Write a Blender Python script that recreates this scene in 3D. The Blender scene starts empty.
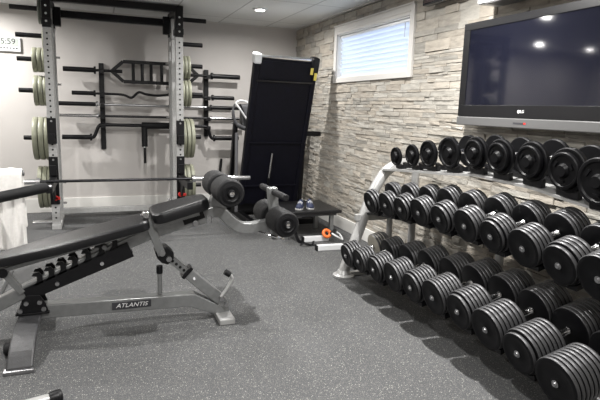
import bpy, bmesh, math, random
from mathutils import Vector, Matrix, Euler
random.seed(7)
PI = math.pi
C = bpy.context.scene.collection
SC = bpy.context.scene

# ------------------------------------------------------------------ camera
CAM = Vector((-2.47122, -6.64686, 1.28632)); YAW, PITCH, ROLL, FPX = 0.37213, 0.17354, 0.0307, 522.59
fw = Vector((math.sin(YAW)*math.cos(PITCH), math.cos(YAW)*math.cos(PITCH), -math.sin(PITCH)))
r0 = Vector((math.cos(YAW), -math.sin(YAW), 0)); u0 = r0.cross(fw)
RT = r0*math.cos(ROLL)+u0*math.sin(ROLL); UP = -r0*math.sin(ROLL)+u0*math.cos(ROLL)
cd = bpy.data.cameras.new('camera'); cam = bpy.data.objects.new('camera', cd); C.objects.link(cam)
cd.sensor_width = 36; cd.lens = FPX*36/600; cd.clip_start = .05
M = Matrix((RT, UP, -fw)).transposed().to_4x4(); M.translation = CAM; cam.matrix_world = M
SC.camera = cam

# ------------------------------------------------------------------ world, exposure
SC.view_settings.view_transform = 'Standard'; SC.view_settings.look = 'None'
SC.view_settings.gamma = 1; SC.view_settings.use_curve_mapping = False
SC.view_settings.exposure = 0.1
w = bpy.data.worlds.new('sky'); SC.world = w; w.use_nodes = True
w.node_tree.nodes['Background'].inputs[0].default_value = (.78, .88, 1, 1)
w.node_tree.nodes['Background'].inputs[1].default_value = 2.9

H = 2.297
LIGHTS = [(-.835, -1.136), (-2.1, -2.33), (-3.68, -.68), (-4.71, -.63), (-.835, -2.6), (-.80, -4.05), (-.80, -5.5), (-3.6, -3.3), (-2.1, -5.6), (-3.9, -6.4)]
POWER = [30, 20, 42, 22, 16, 74, 26, 48, 48, 34]
for i, (lx, ly) in enumerate(LIGHTS):
    ld = bpy.data.lights.new('downlight_lamp', 'AREA'); ld.shape = 'DISK'; ld.size = .06
    ld.energy = POWER[i]*.95; ld.color = (1, .98, .95); ld.spread = math.radians(170)
    lo = bpy.data.objects.new('downlight_lamp', ld); C.objects.link(lo); lo.location = (lx, ly, H-.016)

# ------------------------------------------------------------------ helpers
def at(x, y, axis, val):
    """world point on the plane axis=val seen at photo pixel x,y"""
    d = fw*FPX + RT*(x-300) - UP*(y-200)
    return CAM + d*((val-CAM[axis])/d[axis])

def mat(name, col, rough=.5, metal=0, spec=.5, noise=0, scale=20, bump=0, bscale=200, coat=0, emit=None, es=0):
    m = bpy.data.materials.new(name); m.use_nodes = True; nt = m.node_tree; n = nt.nodes; p = n['Principled BSDF']
    p.inputs['Base Color'].default_value = (*col, 1); p.inputs['Roughness'].default_value = rough
    p.inputs['Metallic'].default_value = metal; p.inputs['Specular IOR Level'].default_value = spec
    if coat: p.inputs['Coat Weight'].default_value = coat; p.inputs['Coat Roughness'].default_value = .2
    tc = n.new('ShaderNodeTexCoord')
    if noise:
        t = n.new('ShaderNodeTexNoise'); t.inputs['Scale'].default_value = scale; t.inputs['Detail'].default_value = 4
        nt.links.new(tc.outputs['Object'], t.inputs['Vector'])
        r = n.new('ShaderNodeMapRange'); r.inputs['From Min'].default_value = .3; r.inputs['From Max'].default_value = .7
        r.inputs['To Min'].default_value = 1-noise; r.inputs['To Max'].default_value = 1+noise
        nt.links.new(t.outputs[0], r.inputs[0])
        v = n.new('ShaderNodeVectorMath'); v.operation = 'SCALE'; v.inputs[0].default_value = col
        nt.links.new(r.outputs[0], v.inputs['Scale']); nt.links.new(v.outputs[0], p.inputs['Base Color'])
    if bump:
        t = n.new('ShaderNodeTexNoise'); t.inputs['Scale'].default_value = bscale; t.inputs['Detail'].default_value = 3
        nt.links.new(tc.outputs['Object'], t.inputs['Vector'])
        b = n.new('ShaderNodeBump'); b.inputs['Strength'].default_value = bump; b.inputs['Distance'].default_value = .004
        nt.links.new(t.outputs[0], b.inputs['Height']); nt.links.new(b.outputs[0], p.inputs['Normal'])
    if emit:
        p.inputs['Emission Color'].default_value = (*emit, 1); p.inputs['Emission Strength'].default_value = es
    return m

class MB:
    """collects shapes in world coordinates, links them as one mesh object"""
    def __init__(s): s.bm = bmesh.new(); s.mi = 0
    def box(s, lo, hi, mtx=None):
        lo, hi = Vector(lo), Vector(hi)
        vs = [s.bm.verts.new((mtx @ v) if mtx else v) for v in (Vector((x, y, z)) for x in (lo.x, hi.x) for y in (lo.y, hi.y) for z in (lo.z, hi.z))]
        for f in ((0,1,3,2),(4,6,7,5),(0,4,5,1),(2,3,7,6),(0,2,6,4),(1,5,7,3)): s.bm.faces.new([vs[i] for i in f])
        return s
    def bar(s, a, b, w, h, side=None):
        """box beam from a to b, w across (side direction), h the other way"""
        a, b = Vector(a), Vector(b); d = (b-a); L = d.length; d.normalize()
        x = Vector(side) if side else d.cross(Vector((0,0,1)))
        if x.length < 1e-4: x = Vector((1,0,0))
        x = (x - d*x.dot(d)).normalized(); z = d.cross(x)
        m = Matrix((x, d, z)).transposed().to_4x4(); m.translation = a
        return s.box((-w/2, 0, -h/2), (w/2, L, h/2), m)
    def path(s, pts, w, h, side):
        """rectangular tube swept along pts; w along side, h across"""
        pts = [Vector(p) for p in pts]; side = Vector(side).normalized(); rings = []
        for i, p in enumerate(pts):
            d = (pts[min(i+1, len(pts)-1)]-pts[max(i-1, 0)]).normalized()
            n = d.cross(side).normalized()
            rings.append([s.bm.verts.new(p+side*a*w/2+n*b*h/2) for a, b in ((-1,-1),(1,-1),(1,1),(-1,1))])
        for a, b in zip(rings, rings[1:]):
            for k in range(4): s.bm.faces.new((a[k], a[(k+1)%4], b[(k+1)%4], b[k]))
        s.bm.faces.new(rings[0][::-1]); s.bm.faces.new(rings[-1]); return s
    def tube(s, pts, r, seg=14, caps=True):
        pts = [Vector(p) for p in pts]; rings = []; rr = r if isinstance(r, (list, tuple)) else [r]*len(pts)
        d0 = (pts[1]-pts[0]).normalized(); x = d0.orthogonal().normalized()
        for i, p in enumerate(pts):
            d = (pts[min(i+1, len(pts)-1)]-pts[max(i-1, 0)])
            if d.length < 1e-7: d = d0.copy()
            d.normalize(); x = (x-d*x.dot(d)).normalized(); y = d.cross(x)
            rings.append([s.bm.verts.new(p+(x*math.cos(2*PI*k/seg)+y*math.sin(2*PI*k/seg))*rr[i]) for k in range(seg)])
        for a, b in zip(rings, rings[1:]):
            for k in range(seg): s.bm.faces.new((a[k], a[(k+1)%seg], b[(k+1)%seg], b[k])).material_index = s.mi
        if caps:
            s.bm.faces.new(rings[0][::-1]).material_index = s.mi; s.bm.faces.new(rings[-1]).material_index = s.mi
        return s
    def lathe(s, prof, a, axis, seg=32):
        """prof: (distance along axis, radius) pairs"""
        a = Vector(a); d = Vector(axis).normalized(); x = d.orthogonal().normalized(); y = d.cross(x); rings = []
        for t, r in prof:
            rings.append([s.bm.verts.new(a+d*t+(x*math.cos(2*PI*k/seg)+y*math.sin(2*PI*k/seg))*max(r, .0004)) for k in range(seg)])
        for p, q in zip(rings, rings[1:]):
            for k in range(seg): s.bm.faces.new((p[k], p[(k+1)%seg], q[(k+1)%seg], q[k]))
        s.bm.faces.new(rings[0][::-1]); s.bm.faces.new(rings[-1]); return s
    def poly(s, pts, ext):
        """prism: polygon pts extruded by vector ext"""
        ext = Vector(ext); a = [s.bm.verts.new(Vector(p)) for p in pts]; b = [s.bm.verts.new(Vector(p)+ext) for p in pts]; n = len(a)
        s.bm.faces.new(a[::-1]); s.bm.faces.new(b)
        for k in range(n): s.bm.faces.new((a[k], a[(k+1)%n], b[(k+1)%n], b[k]))
        return s
    def build(s, name, m, parent=None, bevel=0, smooth=False, sub=0):
        bmesh.ops.recalc_face_normals(s.bm, faces=s.bm.faces)
        off = world_loc(parent) if parent else None
        if off is None:
            xs = [v.co for v in s.bm.verts]; off = Vector((sum(v.x for v in xs)/len(xs), sum(v.y for v in xs)/len(xs), min(v.z for v in xs)))
            o_loc = off
        else: o_loc = Vector((0, 0, 0))
        bmesh.ops.translate(s.bm, verts=s.bm.verts, vec=-off)
        me = bpy.data.meshes.new(name); s.bm.to_mesh(me); s.bm.free()
        o = bpy.data.objects.new(name, me); C.objects.link(o); o.location = o_loc
        if parent: o.parent = parent
        for q in (m if isinstance(m, (list, tuple)) else [m]): me.materials.append(q)
        if bevel:
            b = o.modifiers.new('bevel', 'BEVEL'); b.width = bevel; b.segments = 2; b.limit_method = 'ANGLE'; b.angle_limit = math.radians(40)
        if smooth:
            me.shade_smooth(); me.set_sharp_from_angle(angle=math.radians(38))
        if sub:
            b = o.modifiers.new('sub', 'SUBSURF'); b.levels = sub; b.render_levels = sub
        return o

def world_loc(o):
    v = Vector((0, 0, 0))
    while o: v += o.location; o = o.parent
    return v
def tag(o, label=None, cat=None, group=None, kind=None):
    if label: o['label'] = label
    if cat: o['category'] = cat
    if group: o['group'] = group
    if kind: o['kind'] = kind
    return o
def thing(name, loc, label, cat, group=None):
    o = bpy.data.objects.new(name, None); o.empty_display_size = .1; C.objects.link(o); o.location = loc
    return tag(o, label, cat, group)
def struct(o): o['kind'] = 'structure'; return o
def arc(c, r, a0, a1, n, ux, uy):
    c, ux, uy = Vector(c), Vector(ux), Vector(uy)
    return [c+ux*math.cos(a0+(a1-a0)*i/n)*r+uy*math.sin(a0+(a1-a0)*i/n)*r for i in range(n+1)]
def smooth_pts(pts, n=6):
    pts = [Vector(p) for p in pts]; out = []
    for i in range(len(pts)-1):
        p0, p1, p2, p3 = pts[max(i-1, 0)], pts[i], pts[i+1], pts[min(i+2, len(pts)-1)]
        for k in range(n):
            t = k/n
            out.append(.5*((2*p1)+(-p0+p2)*t+(2*p0-5*p1+4*p2-p3)*t*t+(-p0+3*p1-3*p2+p3)*t**3))
    out.append(pts[-1]); return out
def text(name, body, size, loc, xdir, ydir, m, parent=None, ext=.001, sx=1, shear=0, font=None):
    cu = bpy.data.curves.new(name, 'FONT'); cu.body = body; cu.size = size; cu.extrude = ext; cu.align_x = 'CENTER'; cu.align_y = 'CENTER'; cu.shear = shear
    t = bpy.data.objects.new('t', cu); me = bpy.data.meshes.new_from_object(t); bpy.data.objects.remove(t)
    x = Vector(xdir).normalized(); y = Vector(ydir).normalized(); z = x.cross(y)
    mt = Matrix((x, y, z)).transposed().to_4x4() @ Matrix.Diagonal((sx, 1, 1, 1))
    me.transform(mt); off = world_loc(parent) if parent else Vector((0, 0, 0))
    me.transform(Matrix.Translation(Vector(loc)-off)); me.materials.clear(); me.materials.append(m)
    o = bpy.data.objects.new(name, me); C.objects.link(o)
    if parent: o.parent = parent
    return o

# ------------------------------------------------------------------ materials
m_wall = mat('wall_paint', (.55, .525, .505), .85, noise=.02, scale=3, bump=.1, bscale=300)
m_base = mat('white_trim', (.74, .73, .70), .5)
m_trim = mat('window_trim', (.60, .585, .56), .5)
m_black = mat('black_powder_coat', (.004, .004, .005), .42, spec=.3, bump=.1, bscale=400)
m_blackg = mat('black_gloss', (.01, .01, .012), .2)
m_iron = mat('dumbbell_iron', (.0035, .0035, .0042), .45, spec=.14, noise=.25, scale=30, bump=.08, bscale=300)
m_rim = mat('dumbbell_rim', (.075, .075, .078), .44, metal=.6, noise=.15, scale=40)
m_ironm = mat('dumbbell_iron_matt', (.014, .014, .016), .5, noise=.25, scale=30, bump=.12, bscale=300)
m_chrome = mat('chrome', (.78, .78, .79), .16, metal=1)
m_steel = mat('brushed_steel', (.42, .42, .43), .34, metal=1, noise=.1, scale=40)
m_darksteel = mat('dark_steel', (.045, .045, .048), .35, metal=1)
m_rackgrey = mat('rack_light_grey', (.40, .40, .395), .42, noise=.12, scale=60, bump=.15, bscale=500)
m_silver = mat('silver_paint', (.40, .40, .395), .34, metal=.3, noise=.05, scale=30)
m_bench = mat('bench_grey_paint', (.25, .255, .255), .30, metal=.55, noise=.08, scale=40)
m_footgrey = mat('textured_grey_cover', (.035, .035, .037), .42, noise=.2, scale=30, bump=.4, bscale=200)
m_leather = mat('black_vinyl', (.009, .009, .010), .34, spec=.4, noise=.15, scale=25, bump=.25, bscale=260)
m_foam = mat('black_foam', (.007, .007, .008), .6, spec=.3, noise=.2, scale=60, bump=.5, bscale=400)
m_plate = mat('sage_bumper', (.25, .255, .19), .42, noise=.12, scale=18, bump=.1, bscale=200)
m_plated = mat('dark_bumper', (.11, .12, .10), .5, noise=.12, scale=18, bump=.1)
m_hole = mat('dark_hole', (.006, .006, .006), .9)
m_red = mat('red_plastic', (.55, .02, .015), .4)
m_deck = mat('treadmill_navy', (.003, .003, .007), .5, spec=.2, noise=.3, scale=30, bump=.2, bscale=500)
m_white = mat('white_plastic', (.72, .73, .74), .3)
m_grey = mat('grey_plastic', (.06, .06, .065), .45)
m_yellow = mat('yellow_sticker', (.75, .62, .12), .5)
m_towel = mat('white_towel', (.85, .83, .80), .95, noise=.04, scale=60, bump=1, bscale=250)
m_orange = mat('orange_rubber', (.75, .16, .03), .5)
m_tan = mat('tan_iron', (.24, .225, .19), .5, noise=.2, scale=30)
m_screen = mat('tv_glass', (.006, .0065, .012), .06, spec=.4)
m_bezel = mat('tv_bezel', (.005, .005, .006), .35, spec=.3)
m_tvgrey = mat('tv_grey', (.09, .09, .09), .4)
m_logo = mat('pale_lettering', (.7, .7, .7), .4)
m_led = mat('led_face', (.03, .01, .008), .3)
m_digit = mat('led_digit', (.2, .05, .03), .4, emit=(.5, .12, .05), es=.25)
m_lcd = mat('lcd', (.42, .45, .42), .4)
m_ink = mat('dark_ink', (.03, .03, .035), .5)
m_lamp = mat('lamp_glow', (1, 1, 1), .5, emit=(1, .98, .94), es=16)
m_shoeb = mat('shoe_blue', (.012, .018, .05), .7)
m_blind = mat('blind_slat', (.86, .89, .95), .5)
nb = m_blind.node_tree; pb = nb.nodes['Principled BSDF']
tr = nb.nodes.new('ShaderNodeBsdfTranslucent'); tr.inputs[0].default_value = (.86, .91, 1, 1)
mx = nb.nodes.new('ShaderNodeMixShader'); mx.inputs[0].default_value = .5
nb.links.new(pb.outputs[0], mx.inputs[1]); nb.links.new(tr.outputs[0], mx.inputs[2]); nb.links.new(mx.outputs[0], nb.nodes['Material Output'].inputs[0])
m_glass = bpy.data.materials.new('window_glass'); m_glass.use_nodes = True
g = m_glass.node_tree; g.nodes.clear(); go = g.nodes.new('ShaderNodeOutputMaterial'); gt = g.nodes.new('ShaderNodeBsdfTransparent'); gg = g.nodes.new('ShaderNodeBsdfGlossy'); gg.inputs['Roughness'].default_value = .02
gm = g.nodes.new('ShaderNodeMixShader'); gm.inputs[0].default_value = .07
g.links.new(gt.outputs[0], gm.inputs[1]); g.links.new(gg.outputs[0], gm.inputs[2]); g.links.new(gm.outputs[0], go.inputs[0])

# rubber floor with pale flecks
m_floor = bpy.data.materials.new('flecked_rubber'); m_floor.use_nodes = True
nt = m_floor.node_tree; n = nt.nodes; p = n['Principled BSDF']; L = nt.links
tc = n.new('ShaderNodeTexCoord')
def fleck(scale, thr, keep):
    v = n.new('ShaderNodeTexVoronoi'); v.inputs['Scale'].default_value = scale; L.new(tc.outputs['Object'], v.inputs['Vector'])
    a = n.new('ShaderNodeMath'); a.operation = 'LESS_THAN'; a.inputs[1].default_value = thr; L.new(v.outputs['Distance'], a.inputs[0])
    sp = n.new('ShaderNodeSeparateColor'); L.new(v.outputs['Color'], sp.inputs[0])
    b = n.new('ShaderNodeMath'); b.operation = 'LESS_THAN'; b.inputs[1].default_value = keep; L.new(sp.outputs[0], b.inputs[0])
    c = n.new('ShaderNodeMath'); c.operation = 'MULTIPLY'; L.new(a.outputs[0], c.inputs[0]); L.new(b.outputs[0], c.inputs[1]); return c
f1 = fleck(125, .33, .16); f2 = fleck(230, .38, .40)
nz = n.new('ShaderNodeTexNoise'); nz.inputs['Scale'].default_value = 260; nz.inputs['Detail'].default_value = 3; L.new(tc.outputs['Object'], nz.inputs['Vector'])
nl = n.new('ShaderNodeTexNoise'); nl.inputs['Scale'].default_value = 1.3; nl.inputs['Detail'].default_value = 3; L.new(tc.outputs['Object'], nl.inputs['Vector'])
cr = n.new('ShaderNodeValToRGB'); cr.color_ramp.elements[0].position = .35; cr.color_ramp.elements[0].color = (.044, .045, .047, 1)
cr.color_ramp.elements[1].position = .65; cr.color_ramp.elements[1].color = (.094, .095, .097, 1); L.new(nz.outputs[0], cr.inputs[0])
ml = n.new('ShaderNodeMapRange'); ml.inputs['From Min'].default_value = .3; ml.inputs['From Max'].default_value = .7; ml.inputs['To Min'].default_value = .9; ml.inputs['To Max'].default_value = 1.1; L.new(nl.outputs[0], ml.inputs[0])
vs = n.new('ShaderNodeVectorMath'); vs.operation = 'SCALE'; L.new(cr.outputs[0], vs.inputs[0]); L.new(ml.outputs[0], vs.inputs['Scale'])
m1 = n.new('ShaderNodeMix'); m1.data_type = 'RGBA'; L.new(f2.outputs[0], m1.inputs['Factor']); L.new(vs.outputs[0], m1.inputs['A']); m1.inputs['B'].default_value = (.19, .187, .178, 1)
m2 = n.new('ShaderNodeMix'); m2.data_type = 'RGBA'; L.new(f1.outputs[0], m2.inputs['Factor']); L.new(m1.outputs['Result'], m2.inputs['A']); m2.inputs['B'].default_value = (.29, .285, .265, 1)
L.new(m2.outputs['Result'], p.inputs['Base Color']); p.inputs['Roughness'].default_value = .8; p.inputs['Specular IOR Level'].default_value = .3
bp_ = n.new('ShaderNodeBump'); bp_.inputs['Strength'].default_value = .3; bp_.inputs['Distance'].default_value = .003; L.new(nz.outputs[0], bp_.inputs['Height']); L.new(bp_.outputs[0], p.inputs['Normal'])

# suspended ceiling tiles
m_ceil = bpy.data.materials.new('ceiling_tile'); m_ceil.use_nodes = True
nt = m_ceil.node_tree; n = nt.nodes; p = n['Principled BSDF']; L = nt.links
tc = n.new('ShaderNodeTexCoord'); mp = n.new('ShaderNodeMapping'); mp.inputs['Location'].default_value = (1.38, .08+1.22*8, 0); L.new(tc.outputs['Object'], mp.inputs[0])
rot = n.new('ShaderNodeMapping'); rot.inputs['Rotation'].default_value = (0, 0, PI/2); L.new(mp.outputs[0], rot.inputs[0])
br = n.new('ShaderNodeTexBrick'); br.offset = 0; br.inputs['Scale'].default_value = 1; br.inputs['Brick Width'].default_value = 1.22; br.inputs['Row Height'].default_value = .61
br.inputs['Mortar Size'].default_value = .008; br.inputs['Mortar Smooth'].default_value = .1
br.inputs['Color1'].default_value = (.66, .67, .66, 1); br.inputs['Color2'].default_value = (.70, .71, .70, 1); br.inputs['Mortar'].default_value = (.42, .425, .42, 1); L.new(rot.outputs[0], br.inputs[0])
L.new(br.outputs[0], p.inputs['Base Color']); p.inputs['Roughness'].default_value = .8
bb = n.new('ShaderNodeBump'); bb.inputs['Strength'].default_value = .5; bb.inputs['Distance'].default_value = .01; bb.invert = True; L.new(br.outputs['Fac'], bb.inputs['Height']); L.new(bb.outputs[0], p.inputs['Normal'])

# ledge stone: per-stone tint attribute plus veining
m_stone = bpy.data.materials.new('ledge_stone'); m_stone.use_nodes = True
nt = m_stone.node_tree; n = nt.nodes; p = n['Principled BSDF']; L = nt.links
tc = n.new('ShaderNodeTexCoord'); av = n.new('ShaderNodeAttribute'); av.attribute_name = 'tint'
mp = n.new('ShaderNodeMapping'); mp.inputs['Scale'].default_value = (1, .35, 1.3); L.new(tc.outputs['Object'], mp.inputs[0])
nz = n.new('ShaderNodeTexNoise'); nz.inputs['Scale'].default_value = 26; nz.inputs['Detail'].default_value = 6; nz.inputs['Roughness'].default_value = .65; L.new(mp.outputs[0], nz.inputs['Vector'])
mr = n.new('ShaderNodeMapRange'); mr.inputs['From Min'].default_value = .25; mr.inputs['From Max'].default_value = .75; mr.inputs['To Min'].default_value = .74; mr.inputs['To Max'].default_value = 1.26; L.new(nz.outputs[0], mr.inputs[0])
vs = n.new('ShaderNodeVectorMath'); vs.operation = 'SCALE'; L.new(av.outputs['Color'], vs.inputs[0]); L.new(mr.outputs[0], vs.inputs['Scale'])
L.new(vs.outputs[0], p.inputs['Base Color']); p.inputs['Roughness'].default_value = .9
bb = n.new('ShaderNodeBump'); bb.inputs['Strength'].default_value = .9; bb.inputs['Distance'].default_value = .012; L.new(nz.outputs[0], bb.inputs['Height']); L.new(bb.outputs[0], p.inputs['Normal'])

# ------------------------------------------------------------------ room shell
X0, Y0 = -5.5, -8.0
struct(MB().box((X0-.1, Y0-.1, -.1), (.2, .1, 0)).build('floor', m_floor))
fl = bpy.data.objects['floor']
struct(MB().box((X0-.1, Y0-.1, H), (.2, .1, H+.1)).build('ceiling', m_ceil)).location.z = H
struct(MB().box((X0, 0, 0), (.2, .1, H)).build('wall_back', m_wall))
struct(MB().box((X0-.1, Y0, 0), (X0, 0, H)).build('wall_left', m_wall))
struct(MB().box((X0, Y0-.1, 0), (.2, Y0, H)).build('wall_front', m_wall))
struct(MB().box((X0, -.014, 0), (-.03, 0, .165)).build('baseboard_back', m_base, bevel=.004))
struct(MB().box((-.012, -3.4, 0), (.006, -.03, .13)).build('baseboard_right', m_base, bevel=.004))
# ceiling edge angle along walls
struct(MB().box((X0, -.022, H-.012), (.02, 0, H)).box((-.02, Y0, H-.010), (.02, 0, H)).build('trim_1', m_trim))

# window opening
WY0, WY1, WZ0, WZ1 = -2.735, -1.30, 1.622, 2.078
OY0, OY1, OZ0, OZ1 = -2.80, -1.24, 1.572, 2.174
WO = .022
def stone_wall():
    bm = bmesh.new(); col = bm.loops.layers.float_color.new('tint')
    rnd = random.Random(11)
    def addbox(lo, hi, c, jit):
        vs = []
        for x in (lo[0]+WO, hi[0]+WO):
            for y in (lo[1], hi[1]):
                for z in (lo[2], hi[2]):
                    vs.append(bm.verts.new((x+(rnd.uniform(-jit, jit) if x == lo[0]+WO else 0), y, z)))
        for f in ((0,1,3,2),(4,6,7,5),(0,4,5,1),(2,3,7,6),(0,2,6,4),(1,5,7,3)):
            fc = bm.faces.new([vs[i] for i in f])
            for l in fc.loops: l[col] = (*c, 1)
    # backing wall around the opening
    bc = (.16, .15, .135)
    for lo, hi in (((0, Y0, 0), (.2, WY0, H)), ((0, WY1, 0), (.2, 0, H)), ((0, WY0, 0), (.2, WY1, WZ0)), ((0, WY0, WZ1), (.2, WY1, H))):
        addbox(lo, hi, bc, 0)
    z = 0.0
    while z < H-.02:
        h = rnd.choice((.020, .025, .03, .034, .040, .052)) if z < 1.75 else rnd.choice((.045, .06, .085))
        h = min(h, H-z); y = 0.0
        if z < OZ0 < z+h: h = OZ0-z
        if z < OZ1 < z+h: h = OZ1-z
        while y > Y0:
            l = rnd.uniform(.08, .30) if h < .07 else rnd.uniform(.16, .36)
            y2 = max(y-l, Y0)
            if OZ0-.001 <= z and z+h <= OZ1+.001:
                if y > OY1 > y2: y2 = OY1
                if OY0 < y <= OY1+1e-6: y = OY0; continue
            t = rnd.uniform(.90, 1.10); wv = rnd.uniform(-.01, .045)
            c = (.375*t*(1+wv), .352*t, .312*t*(1-wv))
            if rnd.random() < .10: c = (.30, .285, .255)
            elif rnd.random() < .13: c = (.42, .40, .36)
            d = rnd.uniform(.010, .024)
            addbox((-d, y2+.0015, z+.001), (.001, y-.0015, z+h-.001), c, .004)
            y = y2
        z += h
    me = bpy.data.meshes.new('wall_right'); bmesh.ops.recalc_face_normals(bm, faces=bm.faces); bm.to_mesh(me); bm.free()
    o = bpy.data.objects.new('wall_right', me); C.objects.link(o); me.materials.append(m_stone)
    b = o.modifiers.new('bevel', 'BEVEL'); b.width = .003; b.segments = 1
    struct(o)
stone_wall()

win = bpy.data.objects.new('window_1', None); C.objects.link(win); win.location = (0, -2.02, OZ0); struct(win)
tm = MB()
tm.box((-.016, OY0, OZ0), (.03, WY0, OZ1)).box((-.016, WY1, OZ0), (.03, OY1, OZ1)).box((-.016, WY0, OZ0), (.03, WY1, WZ0)).box((-.016, WY0, WZ1), (.03, WY1, OZ1))
tm.box((-.028, OY0+.0, OZ1-.014), (-.014, OY1, OZ1)).box((-.022, WY0-.01, WZ1+.028), (-.014, WY1+.01, WZ1+.036))
tm.build('window_trim', m_trim, win, bevel=.002)
MB().box((.0, WY0, WZ0), (.2, WY0+.008, WZ1)).box((0, WY1-.008, WZ0), (.2, WY1, WZ1)).box((0, WY0+.008, WZ0), (.2, WY1-.008, WZ0+.008)).box((0, WY0+.008, WZ1-.008), (.2, WY1-.008, WZ1)).build('window_jamb', m_base, win)
MB().box((.15, WY0+.01, WZ0+.01), (.156, WY1-.01, WZ1-.01)).build('window_pane', m_glass, win)
bl = thing('window_blind', (.05, -2.01, WZ0+.01), 'white horizontal slat blind closed over the bright basement window', 'blind')
sl = MB(); nsl = 9; pit = (WZ1-WZ0-.05)/nsl
for k in range(nsl):
    zc = WZ0+.018+pit*(k+.5); a = math.radians(50)
    m_ = Matrix.Translation((.05, 0, zc)) @ Matrix.Rotation(a, 4, 'Y')
    sl.box((-.026, WY0+.016, -.0013), (.026, WY1-.016, .0013), m_)
sl.build('slats', m_blind, bl)
MB().box((.03, WY0+.012, WZ1-.036), (.085, WY1-.012, WZ1-.009)).build('head_rail', m_white, bl, bevel=.003)
MB().box((.035, WY0+.016, WZ0+.009), (.075, WY1-.016, WZ0+.02)).build('bottom_rail', m_white, bl, bevel=.003)
MB().tube([(.028, -2.6, WZ1-.04), (.026, -2.6, WZ1-.16)], .003, 8).build('tilt_wand', m_silver, bl)

# recessed downlights
for i, (lx, ly) in enumerate(LIGHTS):
    lab = 'small round recessed ceiling light in the far ceiling above the folded treadmill' if i == 0 else 'small round recessed ceiling light beyond the edges of the photo'
    t = thing('ceiling_light', (lx, ly, H-.012), lab, 'ceiling light', 'recessed ceiling lights')
    MB().lathe([(0, .075), (.012, .08), (.012, .052), (.004, .05), (0, .052)][:2]+[(.012, .078)], (lx, ly, H-.012), (0, 0, 1)).build('trim_ring', m_white, t, smooth=True)
    MB().lathe([(0, .046), (.003, .046)], (lx, ly, H-.0145), (0, 0, 1)).build('bulb', m_lamp, t)

exec_order = None
# ------------------------------------------------------------------ television and things on the stone wall
tv = thing('television', (-.1, -4.18, 1.2), 'large black flat television with grey lower bezel hung on the stone wall', 'television')
TA, TB, TZ0, TZ1, TX = -3.605, -4.82, 1.208, 1.878, -.120
MB().box((TX+.002, TB, TZ0), (-.045, TA, TZ1)).build('housing', m_bezel, tv, bevel=.006)
fr = MB(); e = .062
fr.box((TX-.008, TB, TZ1-e*.75), (TX, TA, TZ1)).box((TX-.008, TB, TZ0+.06), (TX, TA, TZ0+.135)).box((TX-.008, TA-e, TZ0+.135), (TX, TA, TZ1-e*.75)).box((TX-.008, TB, TZ0+.135), (TX, TB+e, TZ1-e*.75))
fr.build('bezel', m_bezel, tv, bevel=.002)
MB().box((TX-.003, TB+e, TZ0+.135), (TX+.001, TA-e, TZ1-e*.75)).build('screen', m_screen, tv)
MB().box((TX-.016, TB, TZ0), (TX, TA, TZ0+.058)).build('speaker_bar', m_tvgrey, tv, bevel=.006)
text('logo', 'LG', .025, (TX-.009, -4.20, TZ0+.098), (0, -1, 0), (0, 0, 1), m_logo, tv)
MB().lathe([(0, .010), (.002, .010)], (TX-.008, -4.172, TZ0+.098), (-1, 0, 0), 20).build('logo_badge', m_logo, tv)
MB().box((TX-.0175, -4.225, TZ0+.024), (TX-.015, -4.145, TZ0+.034)).build('model_badge', m_ink, tv)
MB().box((TX-.0175, -4.245, TZ0+.024), (TX-.015, -4.228, TZ0+.034)).build('power_light', m_red, tv)
MB().box((-.05, -4.4, 1.35), (-.02, -3.95, 1.75)).build('wall_bracket', m_black, tv)

ac = thing('wall_unit', (-.1, -4.25, 1.965), 'white box shaped unit on the stone wall directly above the television', 'wall unit')
MB().box((-.20, -4.85, 1.965), (-.03, -3.80, 2.23)).build('casing', m_white, ac, bevel=.012)
MB().box((-.198, -4.80, 1.959), (-.06, -3.88, 1.966)).build('air_outlet', m_tvgrey, ac)

gt_ = thing('gym_timer', (-.06, -3.2, 2.09), 'black framed digital display high on the stone wall beside the window', 'timer')
MB().box((-.09, -3.50, 2.092), (-.03, -3.02, 2.23)).build('case', m_blackg, gt_, bevel=.005)
MB().box((-.093, -3.485, 2.107), (-.089, -3.035, 2.215)).build('display', m_led, gt_)
for k in range(5): MB().box((-.0945, -3.45+k*.085, 2.135), (-.0928, -3.40+k*.085, 2.185)).build('dim_segment', m_digit, gt_)

ck = thing('wall_clock', (-3.32, -.02, 1.80), 'white digital wall clock reading 5:59 on the grey back wall', 'clock')
MB().box((-3.44, -.035, 1.80), (-3.215, -.004, 1.955)).build('case', m_white, ck, bevel=.008)
MB().box((-3.425, -.037, 1.853), (-3.235, -.034, 1.943)).build('lcd_panel', m_lcd, ck)
text('digits', '5:59', .085, (-3.335, -.038, 1.903), (1, 0, 0), (0, 0, 1), m_ink, ck, sx=1.0)
for k in range(6): MB().box((-3.415+k*.03, -.0365, 1.828), (-3.395+k*.03, -.0345, 1.842)).build('small_segment', m_ink, ck)

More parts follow.
